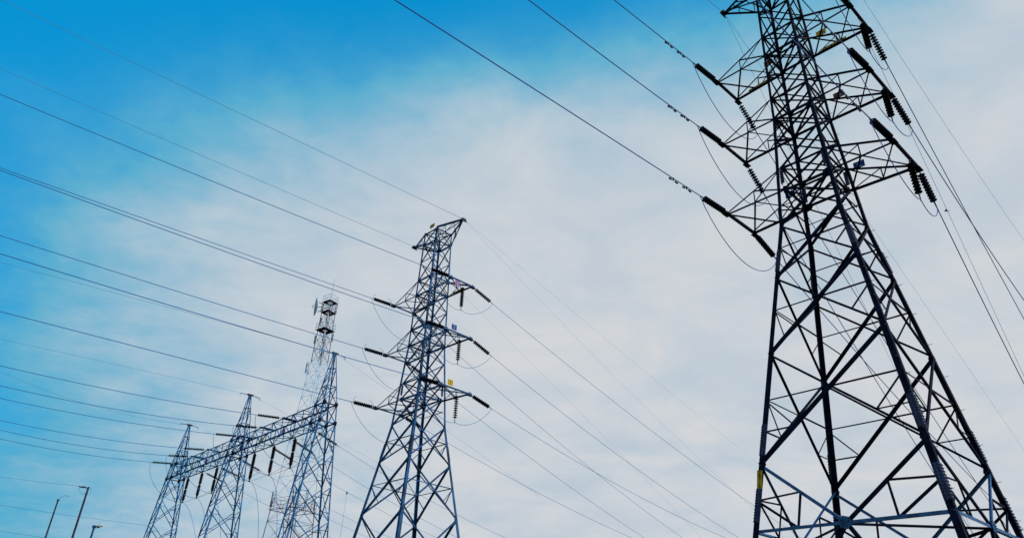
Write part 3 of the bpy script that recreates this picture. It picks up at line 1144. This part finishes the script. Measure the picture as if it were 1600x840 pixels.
deck(52.2, .92)
deck(54.1, .92)
for sx_ in (-1, 1):
    for sy_ in (-1, 1):
        bm = bmesh.new()
        rod(bm, (sx_ * .9, sy_ * .9, 52.2), (sx_ * .9, sy_ * .9, 54.1), .05, n=6)
        rod(bm, (sx_ * .9, sy_ * .9, 52.3), (sx_ * .2, sy_ * .9, 54.0), .035, n=5)
        finish(bm, 'cage_post', M_TDRK, tel)
deck(49.0, 1.12)
bm = bmesh.new()
for h in (0, .55, 1.1):
    w_ = 2.35
    for p, q in (((-w_, -w_), (w_, -w_)), ((w_, -w_), (w_, w_)), ((w_, w_), (-w_, w_)), ((-w_, w_), (-w_, -w_))):
        rod(bm, (*p, 20.6 + h), (*q, 20.6 + h), .05 if h == 0 else .025, n=6)
for i in range(4):
    for f in (0, .5):
        p, q = (((-2.35, -2.35), (2.35, -2.35)), ((2.35, -2.35), (2.35, 2.35)), ((2.35, 2.35), (-2.35, 2.35)), ((-2.35, 2.35), (-2.35, -2.35)))[i]
        x_, y_ = p[0] + (q[0] - p[0]) * f, p[1] + (q[1] - p[1]) * f
        rod(bm, (x_, y_, 20.6), (x_, y_, 21.7), .03, n=5)
finish(bm, 'ring_rail', M_TRED, tel)
bm = bmesh.new()
rod(bm, (0, 0, 54.1), (.05, 0, 58.6), .05, .02, 6)
finish(bm, 'whip_antenna', M_DISH, tel)
# parabolic grid dish on the left face
bm = bmesh.new()
dc = Vector((-1.6, -1.2, 53.2))
dn = Vector((-.673, -.726, .0)).normalized()
du = Vector((0, 0, 1))
dv = dn.cross(du)
R_, n_ = 1.6, 20
rings = []
for r in (0, .5, 1.05, 1.6):
    dep = .38 * (r / R_) ** 2
    rings.append([bm.verts.new(dc + dn * dep + (du * math.cos(2 * math.pi * k / n_) + dv * math.sin(2 * math.pi * k / n_)) * max(r, .02)) for k in range(n_)])
for a, b in zip(rings, rings[1:]):
    for k in range(n_):
        bm.faces.new((a[k], a[(k + 1) % n_], b[(k + 1) % n_], b[k]))
bm.faces.new(rings[0])
bmesh.ops.solidify(bm, geom=bm.faces[:], thickness=.05)
dish = finish(bm, 'grid_dish', M_DISH, tel)
bm = bmesh.new()
for s in (-1, 0, 1):
    rod(bm, dc + du * s * .9 - dn * .1, Vector((-.8, -.75, 53.2 + s * .5)), .06, n=6)
    rod(bm, dc + du * s * .8 + dn * .25, dc + dn * .95, .03, n=5)
finish(bm, 'dish_mount', M_TDRK, dish)
for k, (px_, py_, z_, h_) in enumerate([(-1.1, -.9, 46.6, 1.5), (1.1, -.9, 46.8, 1.5), (1.0, 1.0, 47.2, 1.5), (-1.1, .9, 45.0, 1.6), (-1.0, -.6, 50.0, 1.3), (1.0, -.8, 50.2, 1.2),
                                          (-1.4, -1.3, 41.5, 1.8), (1.3, -1.3, 44.2, 1.5), (2.5, -2.0, 20.9, 2.4), (2.5, .3, 20.9, 2.7), (-2.4, -2.2, 21.0, 2.2), (1.8, 2.4, 20.9, 2.2)]):
    bm = bmesh.new()
    box(bm, (px_, py_, z_ + h_ / 2), .18, .10, h_)
    box(bm, (px_ * .93, py_ * .93, z_ + h_ * .25), .12, .2, .12)
    box(bm, (px_ * .93, py_ * .93, z_ + h_ * .75), .12, .2, .12)
    rod(bm, (px_ * .86, py_ * .86, z_ - .3), (px_ * .86, py_ * .86, z_ + h_ + .2), .05, n=6)
    finish(bm, 'panel_antenna', M_TWHT if k % 2 else M_DISH, tel)

# ------------------------------------------------------------------ poles and lamp at the lower left
def pole(pos, r_top, label, arm=True):
    x, y, h = pos
    root = empty('utility_pole', (x, y, 0))
    tag(root, label, 'pole', 'concrete poles')
    bm = bmesh.new()
    rod(bm, (0, 0, -.3), (0, 0, h), r_top * 1.5, r_top, 12)
    shaft = finish(bm, 'pole_shaft', M_CONC, root)
    return root, h

p2, h2 = pole([-33.472, 60.0, 13.429], .072, 'taller dark concrete pole at lower left carrying one thin wire')
p1, h1 = pole([-41.479, 70.0, 14.111], .065, 'shorter dark concrete pole at the lower left, left of the taller one')
bm = bmesh.new()
rod(bm, (0, 0, h2 - .1), (-.75, -.1, h2 - .02), .035, n=8)
for k in range(5):
    rod(bm, (-.22 - k * .09, -.03, h2 - .04), (-.25 - k * .09, -.03, h2 - .04), .07, n=10)
finish(bm, 'line_post_insulator', M_HARD, p2)
bm = bmesh.new()
tube(bm, sagging((-.72, -.1, h2), (.12, 0, h2 - .15), .55, 12), .014)
tube(bm, [Vector((.1, 0, h2 - .05)), Vector((.25, 0, h2 - .15)), Vector((.30, 0, h2 - .6))], .014)
finish(bm, 'jumper', M_THIN, p2)
bm = bmesh.new()
tube(bm, [Vector((0, 0, h1 - .1)), Vector((.15, 0, h1 + .25)), Vector((.55, 0, h1 + .42)), Vector((.95, 0, h1 + .3))], .02)
finish(bm, 'lightning_rod', M_THIN, p1)
bm = bmesh.new()
box(bm, (0, 0, h1 - .02), .17, .17, .10)
finish(bm, 'pole_cap', M_BOLT, p1)
for pr, hh, off in ((p2, h2 * .72, 1.6), (p1, h1 * .80, 1.3)):
    bm = bmesh.new()
    tube(bm, [Vector((.12, 0, hh)), Vector((off * .55, -.2, hh * .5)), Vector((off, -.4, 0))], .012)
    finish(bm, 'guy_wire', M_THIN, pr)
lx, ly, lh = [-24.028, 45.0, 8.245]
lamp = empty('street_lamp', (lx, ly, 0))
tag(lamp, 'small street lamp with a pale head at the bottom left edge', 'street lamp')
bm = bmesh.new()
rod(bm, (0, 0, -.3), (0, 0, lh), .075, .055, 12)
box(bm, (0, 0, lh - .02), .16, .16, .14)
finish(bm, 'lamp_post', M_MID, lamp)
bm = bmesh.new()
rod(bm, (0.02, 0, lh - .03), (.20, -.02, lh + .03), .018, n=8)
finish(bm, 'lamp_arm', M_BOLT, lamp)
bm = bmesh.new()
for i in range(6):
    f0, f1 = i / 6, (i + 1) / 6
    r0, r1 = .10 * math.sin(math.pi * (.12 + .76 * f0)), .10 * math.sin(math.pi * (.12 + .76 * f1))
    rod(bm, (.19 + .33 * f0, -.02, lh + .02 + .08 * f0), (.19 + .33 * f1, -.02, lh + .02 + .08 * f1), r0, r1, 12)
head = finish(bm, 'lamp_head', M_LAMP, lamp, True)
bm = bmesh.new()
rod(bm, (.19, -.02, lh - .03), (.34, -.02, lh + .0), .075, .05, 12)
finish(bm, 'lamp_housing', M_BOLT, head)

mx_, my_, mh_ = [-18.895, 90.0, 19.917]
lm = empty('lightning_mast', (mx_, my_, 0))
tag(lm, 'thin pale mast far behind, between the gantry and the far tower', 'mast')
bm = bmesh.new()
rod(bm, (0, 0, -.3), (0, 0, mh_), .06, .03, 8)
finish(bm, 'mast_shaft', M_TWHT, lm)
bm = bmesh.new()
box(bm, (0, 0, mh_ + .05), .22, .22, .26)
finish(bm, 'mast_head', M_DISH, lm)

def thin_line(a, b, ext, sag, label, r=.012):
    a, b = Vector(a), Vector(b)
    e = b + (b - a) * ext
    cable('service_wire', sagging(a, e, sag, 24), r, label, 'thin wires at the lower left', M_THIN, 'overhead wire')

thin_line([-34.188, 60.0, 13.474], [-34.076, 50.0, 11.963], .8, .10, 'thin wire from the taller concrete pole to the left edge')
thin_line([-35.603, 60.0, 9.454], [-32.729, 50.0, 8.502], .8, .05, 'thin wire crossing the bottom left corner near the shorter pole')
thin_line([-51.215, 110.0, 18.223], [-66.765, 100.0, 18.712], .5, .25, 'faint distant wire crossing behind the two concrete poles', .022)

# ------------------------------------------------------------------ a bird in the air
bx_, by_, bz_ = [29.375, 40.0, 30.154]
bm = bmesh.new()
lathe(bm, [(-.13, .004), (-.10, .018), (-.03, .038), (.04, .040), (.08, .026), (.10, .030), (.125, .022), (.15, .004)], 10)
for s in (-1, 1):
    a = [bm.verts.new(v) for v in ((.06, s * .03, .01), (-.04, s * .03, .01), (-.07, s * .17, .07), (-.06, s * .24, .05), (.0, s * .17, .08), (.04, s * .1, .05))]
    f = bm.faces.new(a)
    bmesh.ops.solidify(bm, geom=[f], thickness=.008)
t4 = [bm.verts.new(v) for v in ((-.10, .012, 0), (-.10, -.012, 0), (-.2, -.04, .005), (-.2, .04, .005))]
f = bm.faces.new(t4)
bmesh.ops.solidify(bm, geom=[f], thickness=.006)
bird = finish(bm, 'bird', M_BIRD)
bird.location = (bx_, by_, bz_)
bird.rotation_euler = (0, -.3, 2.4)
tag(bird, 'tiny dark bird flying alone to the right of the near tower', 'bird')
